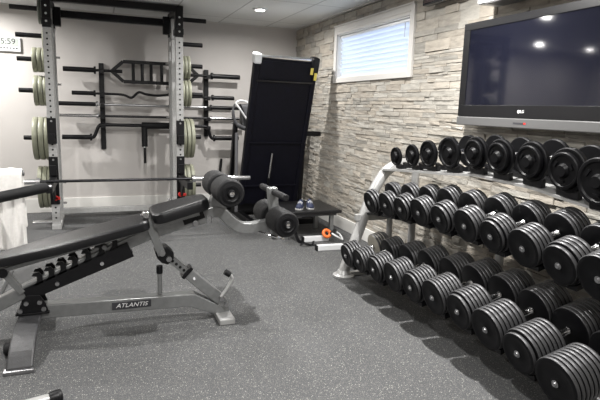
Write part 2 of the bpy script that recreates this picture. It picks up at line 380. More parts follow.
# ------------------------------------------------------------------ wall bar rack: two hangers and five bars
BY = -.15
def hanger(x, z0, z1, lab):
    t = thing('bar_hanger', (x, -.02, z0), lab, 'wall hanger', 'wall hangers for the bars')
    MB().box((x-.028, -.035, z0), (x+.028, -.002, z1)).build('upright_strip', m_black, t, bevel=.004)
    for z in (1.639, 1.381, 1.258, 1.130, 1.026):
        h = MB(); h.box((x-.024, -.185, z-.032), (x+.024, -.030, z-.020)).box((x-.024, -.192, z-.032), (x+.024, -.182, z+.012))
        h.build('hook', m_black, t, bevel=.002)
hanger(-2.40, .74, 1.73, 'black vertical wall hanger with hooks at the left ends of the bars')
hanger(-1.185, .90, 1.72, 'black vertical wall hanger with hooks at the right ends of the bars')
def sleeve(t, x0, x1, z, m, r=.025, collar=None):
    MB().tube([(x0, BY, z), (x1, BY, z)], r, 18).build('sleeve', m, t, bevel=.003, smooth=True)
    cx = x1 if abs(x1+1.8) < abs(x0+1.8) else x0
    MB().tube([(cx-.012, BY, z), (cx+.012, BY, z)], r*1.5, 18).build('collar', collar or m, t, bevel=.003, smooth=True)
bar_g = 'bars stored on the back wall'
t = thing('swiss_bar', (-1.79, BY, 1.639), 'black multi grip bar with a long hexagonal ladder frame, topmost on the wall', 'barbell', bar_g); z = 1.641
sleeve(t, -2.80, -2.47, z, m_black, .028); sleeve(t, -1.14, -.79, z, m_black, .028)
for a, b in ((-2.47, -2.28), (-1.31, -1.14)): MB().tube([(a, BY, z), (b, BY, z)], .016).build('shaft', m_black, t, smooth=True)
f = MB(); loop = [(-2.29, z), (-2.165, z+.112), (-1.435, z+.112), (-1.31, z), (-1.435, z-.112), (-2.165, z-.112), (-2.29, z)]
for a, b in zip(loop, loop[1:]): f.bar((a[0], BY, a[1]), (b[0], BY, b[1]), .03, .038, (0, 1, 0))
f.build('frame', m_black, t, bevel=.004)
for x in (-2.055, -1.955, -1.855, -1.735, -1.635, -1.535): MB().tube([(x, BY, z-.1), (x, BY, z+.1)], .018).build('grip', m_black, t, smooth=True)
for s in (1, -1): MB().tube([(-1.80-s*.49, BY, z), (-1.80-s*.375, BY, z)], .02).build('stub', m_black, t, smooth=True)

t = thing('curl_bar', (-1.79, BY, 1.381), 'black cambered curl bar with a wavy shaft, second from the top on the wall', 'barbell', bar_g); z = 1.383
sleeve(t, -2.72, -2.48, z, m_black, .024); sleeve(t, -1.13, -.86, z, m_black, .024)
MB().tube(smooth_pts([(-2.48, BY, z), (-2.25, BY, z), (-2.16, BY, z-.008), (-2.08, BY, z-.034), (-2.0, BY, z+.03), (-1.92, BY, z+.012), (-1.8, BY, z), (-1.68, BY, z+.012), (-1.60, BY, z+.03), (-1.52, BY, z-.034), (-1.44, BY, z-.008), (-1.3, BY, z), (-1.13, BY, z)]), .0145, 12).build('shaft', m_black, t, smooth=True)
t = thing('barbell', (-1.8, BY, 1.258), 'straight black barbell, third from the top on the back wall', 'barbell', bar_g); z = 1.262
sleeve(t, -2.88, -2.46, z, m_black, .024, m_chrome); sleeve(t, -1.15, -.73, z, m_black, .024)
MB().tube([(-2.46, BY, z), (-1.15, BY, z)], .014).build('shaft', m_steel, t, smooth=True)
t = thing('barbell', (-1.8, BY, 1.13), 'straight barbell with bright chrome sleeves, fourth from the top on the wall', 'barbell', bar_g); z = 1.131
sleeve(t, -2.88, -2.46, z, m_chrome, .02); sleeve(t, -1.15, -.73, z, m_chrome, .02)
MB().tube([(-2.46, BY, z), (-1.15, BY, z)], .014).build('shaft', m_ironm, t, smooth=True)
t = thing('safety_squat_bar', (-1.8, BY, .887), 'black safety squat bar with dropped ends, padded yoke and hanging handle', 'barbell', bar_g); z = 1.030; ze = .888
sleeve(t, -2.84, -2.535, ze, m_black, .027); sleeve(t, -1.11, -.80, ze, m_black, .027)
MB().tube(smooth_pts([(-2.535, BY, ze), (-2.50, BY, ze+.01), (-2.45, BY, z-.02), (-2.40, BY, z), (-2.2, BY, z), (-1.8, BY, z), (-1.4, BY, z), (-1.24, BY, z), (-1.19, BY, z-.02), (-1.15, BY, ze+.01), (-1.11, BY, ze)], 5), .02, 12).build('shaft', m_black, t, smooth=True)
MB().tube([(-1.975, BY, z), (-1.58, BY, z)], .038, 18).build('yoke_pad', m_foam, t, bevel=.008, smooth=True)
for hx in (-1.945, -1.61):
    h = MB().tube([(hx, BY, z-.02), (hx, BY-.02, z-.25)], .034, 16).build('handle_pad', m_foam, t, smooth=True)
    MB().tube([(hx, BY-.02, z-.25), (hx, BY-.035, .585)], .016, 12).build('handle', m_black, t, smooth=True)
    MB().tube([(hx, BY-.02, z-.248), (hx, BY-.022, z-.262)], .024, 12).build('handle_ring', m_chrome, t, smooth=True)
rod = MB().tube([(-.99, -.03, .62), (-1.08, -.16, .02)], .017, 10).build('black_rod', m_black, smooth=True)
tag(rod, 'short black rod leaning on the back wall beside the treadmill', 'rod')

# ------------------------------------------------------------------ power rack
FYR, RYR = -.90, -.36
LX, RX = -2.885, -1.64
pr = thing('power_rack', (-2.26, -.63, 0), 'tall half rack of light grey perforated uprights with black crossbeams', 'power rack')
def upright(x, y, z1, nm='upright'):
    h = MB().box((x-.037, y-.037, .03), (x+.037, y+.037, z1)); h.mi = 1; z = .12
    while z < z1-.03:
        h.tube([(x, y-.0376, z), (x, y-.0384, z)], .0095, 10); h.tube([(x, y+.0376, z), (x, y+.0384, z)], .0095, 10)
        z += .053
    return h.build(nm, [m_rackgrey, m_hole], pr, bevel=.003)
for x in (LX, RX):
    upright(x, FYR, 2.0); upright(x, RYR, 2.1)
    s = 1 if x == LX else -1
    MB().box((x-.040, FYR-.041, 1.975), (x+.040, FYR+.041, H-.012)).box((x-.044, FYR-.046, 2.0), (x+.044, FYR+.1, 2.06)).build('top_bracket', m_black, pr, bevel=.004)
    b = MB(); b.box((x-.041, RYR-.041, 2.03), (x+.041, RYR+.041, H-.012)).box((x+s*.03, RYR-.05, 2.06), (x+s*.10, RYR+.03, 2.25)); b.build('corner_plate', m_black, pr, bevel=.004)
    for z in (2.03, 2.10, 2.17): MB().tube([(x, FYR-.042, z), (x, FYR-.052, z)], .011, 8).build('bolt', m_chrome, pr)
    MB().bar((x, FYR, 2.25), (x, RYR, 2.25), .07, .07).build('top_side_beam', m_black, pr, bevel=.004)
    MB().box((x-.042, FYR-.05, 0), (x+.045, RYR+.16, .05)).build('foot', m_rackgrey, pr, bevel=.004)
    # black J hooks, red lever hooks
    for z0, z1 in ((.87, 1.12), (.56, .74)):
        j = MB().box((x-.042, FYR-.052, z0), (x+.042, FYR-.037, z1)).box((x-.03, FYR-.10, z0), (x+.03, FYR-.05, z0+.05)).box((x-.03, FYR-.11, z0), (x+.03, FYR-.098, z0+.10))
        j = j.build('hook', m_black, pr, bevel=.003)
        for zz in (z0+.07, z1-.03): MB().tube([(x, FYR-.052, zz), (x, FYR-.058, zz)], .010, 10).build('rivet', m_steel, j)
    # spotter arm reaching toward the room
    a = MB().bar((x, FYR-.03, .508), (x, -1.56, .508), .055, .075, (1, 0, 0)); a.box((x-.043, FYR-.05, .26), (x+.043, FYR-.037, .60))
    a.poly([(x-.012, FYR-.04, .47), (x-.012, FYR-.04, .27), (x-.012, FYR-.3, .47)], (.024, 0, 0))
    a.build('spotter_arm', m_black, pr, bevel=.004)
    MB().tube([(x+s*.012, FYR-.055, .33), (x+s*.012, FYR-.10, .33)], .022, 12).box((x-.005, FYR-.10, .315), (x+.05, FYR-.09, .345)).build('locking_pin', m_red, pr, bevel=.003)
    for z in (.17, .40, 1.14, 1.46, 1.74): MB().tube([(x+s*.037, RYR, z), (x+s*.075, RYR, z)], .012, 10).build('safety_pin', m_chrome, pr, smooth=True)
    sx = -s
    MB().tube([(x, FYR, .07), (x+sx*.22, FYR, .07)], .012, 10).tube([(x, FYR+.06, .07), (x+sx*.22, FYR+.06, .07)], .012, 10).build('floor_rod', m_chrome, pr, smooth=True)
    PY = -.5
    MB().box((x-.028, PY-.05, .15), (x+.028, PY+.12, .22)).box((x-.028, PY-.05, 2.0), (x+.028, PY+.12, 2.07)).box((x-.026, PY-.028, .15), (x+.026, PY+.028, 2.24)).build('storage_post', m_rackgrey, pr, bevel=.003)
    for z, l in ((2.20, .36), (1.935, .32), (1.70, .32), (1.385, .32), (.90, .30), (.34, .30)):
        zz = z+(.02 if x == RX else 0)
        MB().tube([(x, PY, zz), (x+sx*l, PY, zz)], .024, 16).build('plate_peg', m_black, pr, bevel=.002, smooth=True)
MB().box((LX+.037, FYR-.035, 2.222), (RX-.037, FYR+.035, 2.286)).build('front_crossbeam', m_black, pr, bevel=.006)
MB().box((LX+.03, RYR-.035, 2.148), (RX-.03, RYR+.035, 2.225)).build('rear_crossbeam', m_blackg, pr, bevel=.006)
MB().box((LX+.03, RYR-.03, .05), (RX-.03, RYR+.03, .11)).build('floor_crossbeam', m_rackgrey, pr, bevel=.004)

def wplate(r, th, m, x, y, z, label, group):
    """disc plate, axis along x, x = left face"""
    t = thing('weight_plate', (x+th/2, y, z-r), label, 'weight plate', group)
    MB().lathe([(0, r*.28), (0, r*.9), (th*.05, r*.975), (th*.2, r), (th*.8, r), (th*.95, r*.975), (th, r*.9), (th, r*.28)], (x, y, z), (1, 0, 0), 48).build('rubber_disc', m, t, smooth=True)
    MB().lathe([(-.003, .026), (-.003, r*.3), (th+.003, r*.3), (th+.003, .026)], (x, y, z), (1, 0, 0), 32).build('hub', m_plated, t, smooth=True)
PY = -.5
left_stacks = [(2.18, .13, .028, 2, m_plated, 'small dark'), (1.90, .11, .030, 1, m_plate, 'small green grey'), (1.695, .125, .043, 3, m_plate, 'green grey'), (1.385, .155, .043, 3, m_plate, 'green grey'), (.892, .225, .053, 3, m_plate, 'large green grey'), (.375, .225, .045, 3, m_plate, 'large green grey')]
right_stacks = [(1.68, .13, .034, 3, m_plate, 'green grey'), (1.395, .150, .036, 3, m_plate, 'green grey'), (.885, .225, .045, 3, m_plate, 'large green grey'), (.36, .225, .045, 3, m_plate, 'large green grey')]
ordn = ['topmost', 'second', 'third', 'fourth', 'fifth', 'lowest']
pos = ['innermost', 'middle', 'outermost']
def stacks(lst, side, x0, names):
    for i, (z, r, th, nn, m, desc) in enumerate(lst):
        for k in range(nn):
            x = x0-(k+1)*(th+.002)-.004 if side == 'left' else x0+k*(th+.002)+.004
            which = {1: 'only plate', 2: ('inner plate', 'outer plate')[min(k, 1)], 3: pos[k]+' plate'}[nn]
            wplate(r, th, m, x, PY, z+(.02 if side == 'right' else 0), f'{desc} weight plate, {which} on the {names[i]} peg left of the rack' if side == 'left' else f'{desc} weight plate, {which} on the {names[i]} peg right of the rack', f'weight plates {side} of the rack')
stacks(left_stacks, 'left', LX-.037, ['topmost', 'second', 'third', 'fourth', 'fifth', 'lowest'])
stacks(right_stacks, 'right', RX+.062, ['third', 'fourth', 'fifth', 'lowest'])

# barbell lying on the spotter arms
t = thing('barbell', (-2.27, -1.42, .55), 'steel barbell resting low across the rack arms behind the bench', 'barbell')
zb = .5605; yb = -1.42
MB().tube([(-2.97, yb, zb), (-1.575, yb, zb)], .0135, 14).build('shaft', m_darksteel, t, smooth=True)
for a, b in ((-3.40, -2.985), (-1.575, -1.0)):
    MB().tube([(a, yb, zb), (b, yb, zb)], .025, 20).build('sleeve', m_chrome, t, bevel=.002, smooth=True)
MB().tube([(-3.0, yb, zb), (-2.965, yb, zb)], .036, 20).build('collar', m_chrome, t, bevel=.003, smooth=True)
MB().tube([(-1.60, yb, zb), (-1.565, yb, zb)], .036, 20).build('collar', m_chrome, t, bevel=.003, smooth=True)

# ------------------------------------------------------------------ three tier dumbbell rack
FY0, FY1 = -3.10, -5.52
TIERS = [
 dict(nm='bottom', x=-.78, th=math.radians(14), gap=.012, grip=.125, style='stack', d=[
  (345.5,256,.094,5,.0225),(358,261.5,.088,5,.0225),(373,270,.097,6,.0225),(391,277.5,.099,6,.0225),(410,288,.100,7,.0215),(432,298,.103,7,.0215),(457,312,.104,7,.0225),(485,330,.104,7,.0235),(517,354,.106,8,.0225),(555,384,.110,8,.0225),(603,419,.112,8,.023)]),
 dict(nm='middle', x=-.62, th=math.radians(17), gap=.012, grip=.12, style='stack', d=[
  (369,203,.092,3,.023),(385,205.5,.092,3,.023),(400,209.5,.092,4,.0225),(418,213,.093,4,.0225),(438.5,219.5,.095,4,.024),(464,226.5,.097,4,.024),(490,237,.097,5,.022),(522,249,.099,5,.022),(558,266,.103,5,.024),(598,280,.106,6,.022),(650,305,.108,6,.022)]),
 dict(nm='top', x=-.43, th=math.radians(5), gap=.028, grip=.12, style='plate', d=[
  (395,156.5,.068,1,.022),(411,155.5,.077,1,.022),(427,154,.090,1,.026),(448,153,.100,1,.026),(472,153.5,.097,2,.022),(496,157.5,.099,2,.024),(527,162,.103,2,.026),(562,171,.108,2,.028),(597,182,.108,3,.026),(645,196,.110,3,.026)])]
rk = thing('dumbbell_rack', (-.4, -4.3, 0), 'three tier silver grey dumbbell rack with slanted tube end frame along the stone wall', 'dumbbell rack')
proto = {}
def plate_mesh(r, th, style):
    k = (r, th, style)
    if k in proto: return proto[k]
    b = MB(); q = 40
    if style == 'stack':
        b.lathe([(-th/2, .02), (-th/2+.003, .024), (-th/2+.004, r*.5), (-th/2+.002, r*.78), (-th/2, r*.82), (-th/2+.001, r*.93), (-th/2+.003, r*.975), (-th/2+.0075, r), (th/2-.0075, r), (th/2-.003, r*.975), (th/2, r*.92), (th/2, .02)], (0,0,0), (1,0,0), q)
        for f_ in b.bm.faces:
            if min(math.hypot(v.co.y, v.co.z) for v in f_.verts) > r*.97: f_.material_index = 1
    else:
        b.lathe([(-th/2-.012, .016), (-th/2-.012, .026), (-th/2, .033), (-th/2+.006, .036), (-th/2+.007, r*.78), (-th/2, r*.84), (-th/2, r*.95), (-th/2+.004, r), (th/2-.004, r), (th/2, r*.95), (th/2, .02)], (0,0,0), (1,0,0), q)
        for a in (.6, 2.7, 4.8):   # raised marks cast on the plate face
            ca, sa = math.cos(a), math.sin(a); m_ = Matrix.Translation((-th/2+.003, ca*r*.58, sa*r*.58)) @ Matrix.Rotation(a, 4, 'X')
            b.box((-.004, -.006, -r*.16), (.006, .006, r*.16), m_)
    bmesh.ops.recalc_face_normals(b.bm, faces=b.bm.faces)
    me = bpy.data.meshes.new('weight_plate'); b.bm.to_mesh(me); b.bm.free(); me.materials.append(m_iron); me.materials.append(m_rim); me.shade_smooth(); me.set_sharp_from_angle(angle=math.radians(35)); proto[k] = me
    return me
def child(name, me, root, loc, mirror=False, m=None):
    o = bpy.data.objects.new(name, me); C.objects.link(o); o.parent = root; o.location = loc
    if mirror: o.rotation_euler.z = PI
    if m: o.material_slots[0].link = 'OBJECT'; o.material_slots[0].material = m
    return o
def rod_mesh(L, key):
    if ('rod', key) in proto: return proto[('rod', key)]
    b = MB(); b.lathe([(-L/2, .012), (-L/2, .0155), (-L/2+.012, .019), (-L/2+.016, .015), (0, .017), (L/2-.016, .015), (L/2-.012, .019), (L/2, .0155), (L/2, .012)], (0,0,0), (1,0,0), 20)
    bmesh.ops.recalc_face_normals(b.bm, faces=b.bm.faces)
    me = bpy.data.meshes.new('handle'); b.bm.to_mesh(me); b.bm.free(); me.materials.append(m_chrome); me.shade_smooth(); proto[('rod', key)] = me; return me
def bolt_mesh():
    if 'bolt' in proto: return proto['bolt']
    b = MB(); b.lathe([(-.006, .006), (-.006, .010), (-.001, .012), (0, .016), (.004, .017), (.006, .017)], (0,0,0), (1,0,0), 16)
    bmesh.ops.recalc_face_normals(b.bm, faces=b.bm.faces)
    me = bpy.data.meshes.new('end_bolt'); b.bm.to_mesh(me); b.bm.free(); me.materials.append(m_steel); me.shade_smooth(); me.set_sharp_from_angle(angle=math.radians(35)); proto['bolt'] = me; return me
nth = ['first', 'second', 'third', 'fourth', 'fifth', 'sixth', 'seventh', 'eighth', 'ninth', 'tenth', 'eleventh']
for T in TIERS:
    th_ = T['th']; ax = Vector((math.cos(th_), 0, math.sin(th_))); nv = Vector((-math.sin(th_), 0, math.cos(th_)))
    rest = []
    for i, (px, py, r, n_, pt) in enumerate(T['d']):
        P = at(px, py, 0, T['x']); G = T['grip']; Lh = G+2*n_*pt; ctr = P+ax*(Lh/2)
        rest.append((ctr-nv*(r+T['gap']), Lh, r))
        outside = i >= (10 if T['nm'] != 'top' else 9)
        if outside: continue
        what = 'thick stacked plate' if T['style'] == 'stack' else ('slim single plate' if n_ == 1 else 'wide flat plate')
        place = f"{nth[i]} from the far end of the {T['nm']} tier" if i else f"at the far end of the {T['nm']} tier"
        if i == len([q for q in T['d']])-2: place = f"nearest the camera at the right edge on the {T['nm']} tier"
        root = bpy.data.objects.new('dumbbell', None); C.objects.link(root); root.empty_display_size = .05
        root.location = ctr-nv*r; root.rotation_euler = (0, -th_, 0)
        tag(root, f'black {what} dumbbell {place}', 'dumbbell', f"dumbbells on the {T['nm']} tier")
        child('handle', rod_mesh(G, G), root, (0, 0, r))
        for s in (-1, 1):
            for k in range(n_):
                rr = r
                if T['style'] == 'stack' and k == n_-1 and i % 2 == 0: rr = round(r*.90, 3)
                if T['style'] == 'plate' and k == 1: rr = round(r*.82, 3)
                mm = m_tan if (T['nm'] == 'bottom' and i == 0 and s == 1) else None
                child('weight_plate', plate_mesh(rr, pt, T['style']), root, (s*(G/2+pt*(k+.5)), 0, r), mirror=(s == 1), m=mm)
            child('end_bolt', bolt_mesh(), root, (s*(Lh/2+.002), 0, r), mirror=(s == 1))
    # shelf sheet following the dumbbells
    pts = [q[0] for q in rest]; first = pts[0]+(pts[0]-pts[1])*1.05; last = pts[-1].copy()
    first.y = FY0-.02
    line = smooth_pts([first]+pts, 4)
    wd = .25 if T['nm'] == 'bottom' else .17
    sh = MB(); rings = []
    for q in line:
        prof = [(-wd/2-.004, -.034), (-wd/2, -.034), (-wd/2, -.006), (wd/2, -.006), (wd/2, .022), (wd/2+.004, .022), (wd/2+.004, -.010), (wd/2+.004, -.012), (-wd/2+.0, -.012)][:0] or \
               [(-wd/2, 0), (wd/2, 0), (wd/2, -.007), (-wd/2+.006, -.007), (-wd/2+.006, -.014), (-wd/2, -.014)]
        rings.append([sh.bm.verts.new(q+ax*a+nv*b_) for a, b_ in prof])
    for a, b_ in zip(rings, rings[1:]):
        for k in range(6): sh.bm.faces.new((a[k], a[(k+1)%6], b_[(k+1)%6], b_[k]))
    sh.bm.faces.new(rings[0]); sh.bm.faces.new(rings[-1][::-1])
    sh.build('shelf', m_black if T['nm'] == 'middle' else m_silver, rk)
    for q, Lh, r in rest:
        g = T['gap']
        for s in (-1, 1):
            c0 = q+ax*(s*(Lh/2-.045 if T['nm'] != 'top' else Lh/2-.052)); wy = .03+r*.3
            w_ = .02 if T['nm'] != 'top' else .014
            pl = [(-wy, .0005), (wy, .0005), (wy*1.05, g+r*.16), (wy*.62, g+r*.16 if 0 else g+.006), (0, g-.002), (-wy*.62, g+.006), (-wy*1.05, g+r*.16)]
            MB().poly([c0+ax*(-w_)+Vector((0, a, 0))+nv*b_ for a, b_ in pl], ax*(2*w_)).build('saddle', m_black, rk)
# slanted end frames
def end_frame(y):
    front = smooth_pts([(-.705, y, .02), (-.66, y, .15), (-.585, y, .36), (-.51, y, .58), (-.44, y, .73), (-.36, y, .83), (-.26, y, .875), (-.10, y, .885)], 6)
    MB().tube(front, .042, 20).build('end_frame', m_silver, rk, smooth=True)
    MB().lathe([(0, .085), (.012, .085), (.022, .06), (.05, .045)], (-.70, y, 0), (0, 0, 1), 32).build('foot', m_silver, rk, smooth=True)
    MB().tube([(-.10, y, .0), (-.10, y, .90)], .03, 14).build('rear_post', m_silver, rk, smooth=True)
    MB().box((-.70, y-.02, .0), (-.08, y+.02, .03)).build('floor_bar', m_silver, rk, bevel=.004)
    MB().box((-.62, y-.022, .44), (-.10, y+.022, .49)).build('tier_bracket', m_silver, rk, bevel=.004)
    MB().tube([(-.475, y-.046, .66), (-.475, y+.046, .66)], .012, 10).build('bolt', m_chrome, rk)
end_frame(FY0); end_frame(FY1)
for y in (-3.13, -4.35): MB().tube([(-.33, y, .0), (-.33, y, .50)], .024, 12).build('brace_post', m_silver, rk, smooth=True)

# ------------------------------------------------------------------ adjustable bench
BC = -3.6
be = thing('exercise_bench', (-2.3, BC, 0), 'grey steel adjustable exercise bench with black pads and foam leg rollers', 'exercise bench')
by = lambda x, z, y=BC: (x, y, z)
b = MB(); b.poly([(-2.84, BC-.04, .115), (-1.99, BC-.04, .092), (-1.84, BC-.04, .03), (-1.76, BC-.04, .03), (-1.78, BC-.04, .065), (-1.955, BC-.04, .168), (-2.84, BC-.04, .192)], (0, .08, 0)).build('base_beam', m_bench, be, bevel=.005)
MB().box((-2.425, BC-.0425, .122), (-2.21, BC-.0395, .165)).build('name_plate', m_ink, be)
text('lettering', 'ATLANTIS', .034, (-2.318, BC-.0435, .1435), (1, 0, -.01), (.01, 0, 1), m_logo, be, sx=1.12, shear=.3, ext=.0008)
foot = smooth_pts([(-2.84, BC+.40, .012), (-2.84, BC+.33, .07), (-2.84, BC+.2, .12), (-2.84, BC, .135), (-2.845, BC-.17, .128), (-2.85, BC-.32, .085), (-2.857, BC-.41, .014)], 5)
MB().path(foot, .115, .024, (1, 0, 0)).build('front_foot', m_footgrey, be, bevel=.008)
MB().box((-2.925, BC-.435, 0), (-2.79, BC-.395, .020)).build('foot_strip', m_steel, be, bevel=.004)
MB().box((-2.90, BC+.38, 0), (-2.81, BC+.42, .020)).build('foot_strip', m_steel, be, bevel=.004)
MB().lathe([(0, .026), (.006, .032), (.03, .032), (.036, .026)], (-2.95, BC-.20, .034), (1, 0, 0), 20).build('wheel', m_foam, be, smooth=True)
MB().box((-1.83, BC-.16, 0), (-1.735, BC+.16, .035)).build('rear_foot', m_silver, be, bevel=.006)
# pivot bracket over the front foot
MB().poly([(-2.905, BC-.05, .155), (-2.75, BC-.05, .155), (-2.76, BC-.05, .20), (-2.79, BC-.05, .255), (-2.855, BC-.05, .255), (-2.885, BC-.05, .20)], (0, .012, 0)).poly([(-2.905, BC+.038, .155), (-2.75, BC+.038, .155), (-2.79, BC+.038, .285), (-2.855, BC+.038, .285)], (0, .012, 0)).box((-2.91, BC-.06, .148), (-2.745, BC+.06, .16)).build('pivot_bracket', m_black, be, bevel=.003)
for x, z in ((-2.885, .175), (-2.772, .175), (-2.79, .215), (-2.855, .215)): MB().tube([(x, BC-.05, z), (x, BC-.064, z)], .012, 10).build('bolt', m_steel, be)
# inclined rail
rail = smooth_pts([(-3.12, BC, .16), (-3.0, BC, .205), (-2.90, BC, .252), (-2.76, BC, .318), (-2.5, BC, .432), (-2.25, BC, .535), (-2.1, BC, .585), (-1.98, BC, .612), (-1.86, BC, .637)], 4)
MB().path(rail, .065, .068, (0, 1, 0)).build('main_rail', m_bench, be, bevel=.006)
for yy in (BC-.046, BC+.034):
    s0, s1 = Vector((-2.86, yy, .262)), Vector((-2.32, yy, .482)); d = (s1-s0).normalized(); u = Vector((-d.z, 0, d.x))
    b = MB(); b.poly([s0-u*.040, s1-u*.055, s1+u*.036, s0+u*.030], (0, .012, 0))
    for k, t_ in enumerate((.14, .25, .36, .47, .60, .73, .86)):
        c = s0+(s1-s0)*t_+u*(.018+.014*t_)
        b.poly([c-d*.028, c+d*.026, c+d*.036+u*.038, c+d*.030+u*.062, c+d*.004+u*.068, c-d*.010+u*.056, c+d*.010+u*.046, c+d*.002+u*.020], (0, .012, 0))
    b.build('notched_ladder', m_black, be)
MB().tube([(-2.47, BC-.06, .405), (-2.47, BC-.046, .405)], .011, 10).build('ladder_bolt', m_chrome, be)
MB().tube([(-2.70, BC-.06, .31), (-2.70, BC-.046, .31)], .011, 10).build('ladder_bolt', m_steel, be)
MB().box((-2.47, BC-.05, .515), (-2.42, BC+.05, .565)).tube([(-2.455, BC-.07, .50), (-2.455, BC+.07, .50)], .014, 10).build('ladder_catch', m_bench, be, bevel=.004)
MB().bar((-2.60, BC, .40), (-2.44, BC, .52), .05, .03, (0, 1, 0)).build('catch_arm', m_bench, be, bevel=.004)
MB().bar((-2.955, BC-.03, .39), (-2.87, BC-.03, .27), .035, .035, (0, 1, 0)).build('support_strut', m_bench, be, bevel=.004)
MB().tube([(-2.955, BC-.06, .39), (-2.955, BC+.04, .39)], .024, 14).build('strut_pivot', m_black, be, smooth=True)
# pads
def pad(name, x0, z0, x1, z1, hw, th, hw1=None, rnd=.04, m=m_leather, mid=None):
    """slab pad whose top runs from (x0,z0) to (x1,z1); rounded corners in plan"""
    hw1 = hw1 or hw; d = Vector((x1-x0, 0, z1-z0)); Ln = d.length; d.normalize(); u = Vector((-d.z, 0, d.x)); out = []
    def corner(cx, cy, a0):
        for k in range(7):
            a = a0+PI/2*k/6; out.append((cx+rnd*math.cos(a), cy+rnd*math.sin(a)))
    corner(Ln-rnd, hw1-rnd, 0)
    if mid: out += [(Ln*mid, hw1), (Ln*mid*.6, hw1*.6+hw*.42)]
    corner(rnd, hw-rnd, PI/2); corner(rnd, -hw+rnd, PI)
    if mid: out += [(Ln*mid*.6, -hw1*.6-hw*.42), (Ln*mid, -hw1)]
    corner(Ln-rnd, -hw1+rnd, 3*PI/2)
    o = Vector((x0, BC, z0)); b = MB(); rings = []
    for dz, ins in ((0, .03), (-.0005, .012), (-.004, .004), (-.010, 0), (-th+.01, 0), (-th, .006)):
        cx = Ln/2
        rings.append([b.bm.verts.new(o+d*(cx+(px-cx)*(1-ins/(Ln/2)))+Vector((0, 1, 0))*(py*(1-ins/.12))+u*dz) for px, py in out])
    for p_, q_ in zip(rings, rings[1:]):
        for k in range(len(out)): b.bm.faces.new((p_[k], p_[(k+1)%len(out)], q_[(k+1)%len(out)], q_[k]))
    b.bm.faces.new(rings[0]); b.bm.faces.new(rings[-1][::-1])
    return b.build(name, m, be, smooth=True)
pad('back_pad', -3.04, .462, -2.222, .652, .075, .05, .145, mid=.42)
pad('seat_pad', -2.205, .684, -1.885, .762, .150, .062, .12, rnd=.06)
MB().bar((-2.99, BC, .395), (-2.26, BC, .578), .10, .022, (0, 1, 0)).build('back_pad_frame', m_bench, be, bevel=.003)
MB().bar((-2.19, BC, .604), (-1.93, BC, .668), .12, .028, (0, 1, 0)).build('seat_frame', m_bench, be, bevel=.003)
MB().bar((-2.02, BC-.03, .615), (-1.90, BC-.03, .655), .02, .04, (0, 1, 0)).build('seat_adjuster', m_black, be)
# seat post and telescoping leg
MB().bar((-2.235, BC-.05, .68), (-2.145, BC-.05, .43), .014, .045, (0, 1, 0)).build('seat_post', m_bench, be, bevel=.003)
MB().bar((-2.235, BC+.05, .66), (-2.145, BC+.05, .43), .014, .045, (0, 1, 0)).build('seat_post', m_bench, be, bevel=.003)
MB().tube([(-2.232, BC-.085, .675), (-2.232, BC-.04, .675)], .021, 16).build('hinge_cap', m_chrome, be, bevel=.004, smooth=True)
dt = (Vector((-1.785, 0, .10))-Vector((-2.13, 0, .425))).normalized()
pv = Vector((-2.145, BC-.05, .44)); ut = Vector((-dt.z, 0, dt.x))
b = MB(); b.poly([pv-dt*.035-ut*.02, pv-dt*.035+ut*.02, pv+ut*.045, pv+dt*.05+ut*.045, pv+dt*.075+ut*.02, pv+dt*.075-ut*.03, pv+dt*.04-ut*.045, pv-ut*.04], (0, .10, 0)); b.build('pivot_joint', m_black, be, bevel=.006)
for q in (pv, pv+dt*.052): MB().tube([q, q+Vector((0, -.016, 0))], .016, 12).build('bolt', m_steel, be)
b = MB().bar(pv+dt*.04+Vector((0, .05, 0)), pv+dt*.24+Vector((0, .05, 0)), .052, .042, (0, 1, 0)); b.mi = 1
for k in range(4): q = pv+dt*(.085+.03*k)+Vector((0, .0235, 0)); b.tube([q, q-Vector((0, .002, 0))], .009, 10)
b.build('telescoping_tube', [m_bench, m_hole], be, bevel=0)
MB().bar(pv+dt*.205+Vector((0, .05, 0)), pv+dt*.478+Vector((0, .05, 0)), .066, .066, (0, 1, 0)).build('outer_tube', m_bench, be, bevel=.005)
MB().bar(pv+dt*.19+Vector((0, .05, 0)), pv+dt*.212+Vector((0, .05, 0)), .08, .082, (0, 1, 0)).build('tube_collar', m_black, be, bevel=.004)
MB().tube([pv+dt*.255+Vector((0, .018, 0)), pv+dt*.255+Vector((0, .005, 0))], .007, 10).build('pop_pin', m_white, be)
for q in ((-1.795, .125), (-1.765, .085)): MB().tube([(q[0], BC-.055, q[1]), (q[0], BC-.035, q[1])], .013, 12).build('foot_bolt', m_steel, be)
MB().poly([(-1.83, BC-.034, .03), (-1.74, BC-.034, .03), (-1.755, BC-.034, .11), (-1.80, BC-.034, .15)], (0, .068, 0)).build('foot_bracket', m_bench, be, bevel=.004)
MB().tube(smooth_pts([(-1.80, BC-.05, .14), (-1.775, BC-.05, .17), (-1.735, BC-.05, .235), (-1.735, BC-.05, .262), (-1.755, BC-.05, .285)], 4), .011, 10).build('crank_handle', m_silver, be, smooth=True)
MB().tube([(-1.745, BC-.05, .275), (-1.775, BC-.05, .297)], .018, 12).build('crank_grip', m_foam, be, smooth=True)
MB().tube([(-2.155, BC, .18), (-2.155, BC, .335)], .014, 12).build('stop_post', m_bench, be, smooth=True)
MB().tube([(-2.155, BC, .305), (-2.155, BC, .352)], .019, 12).build('stop_cap', m_black, be, smooth=True, bevel=.003)
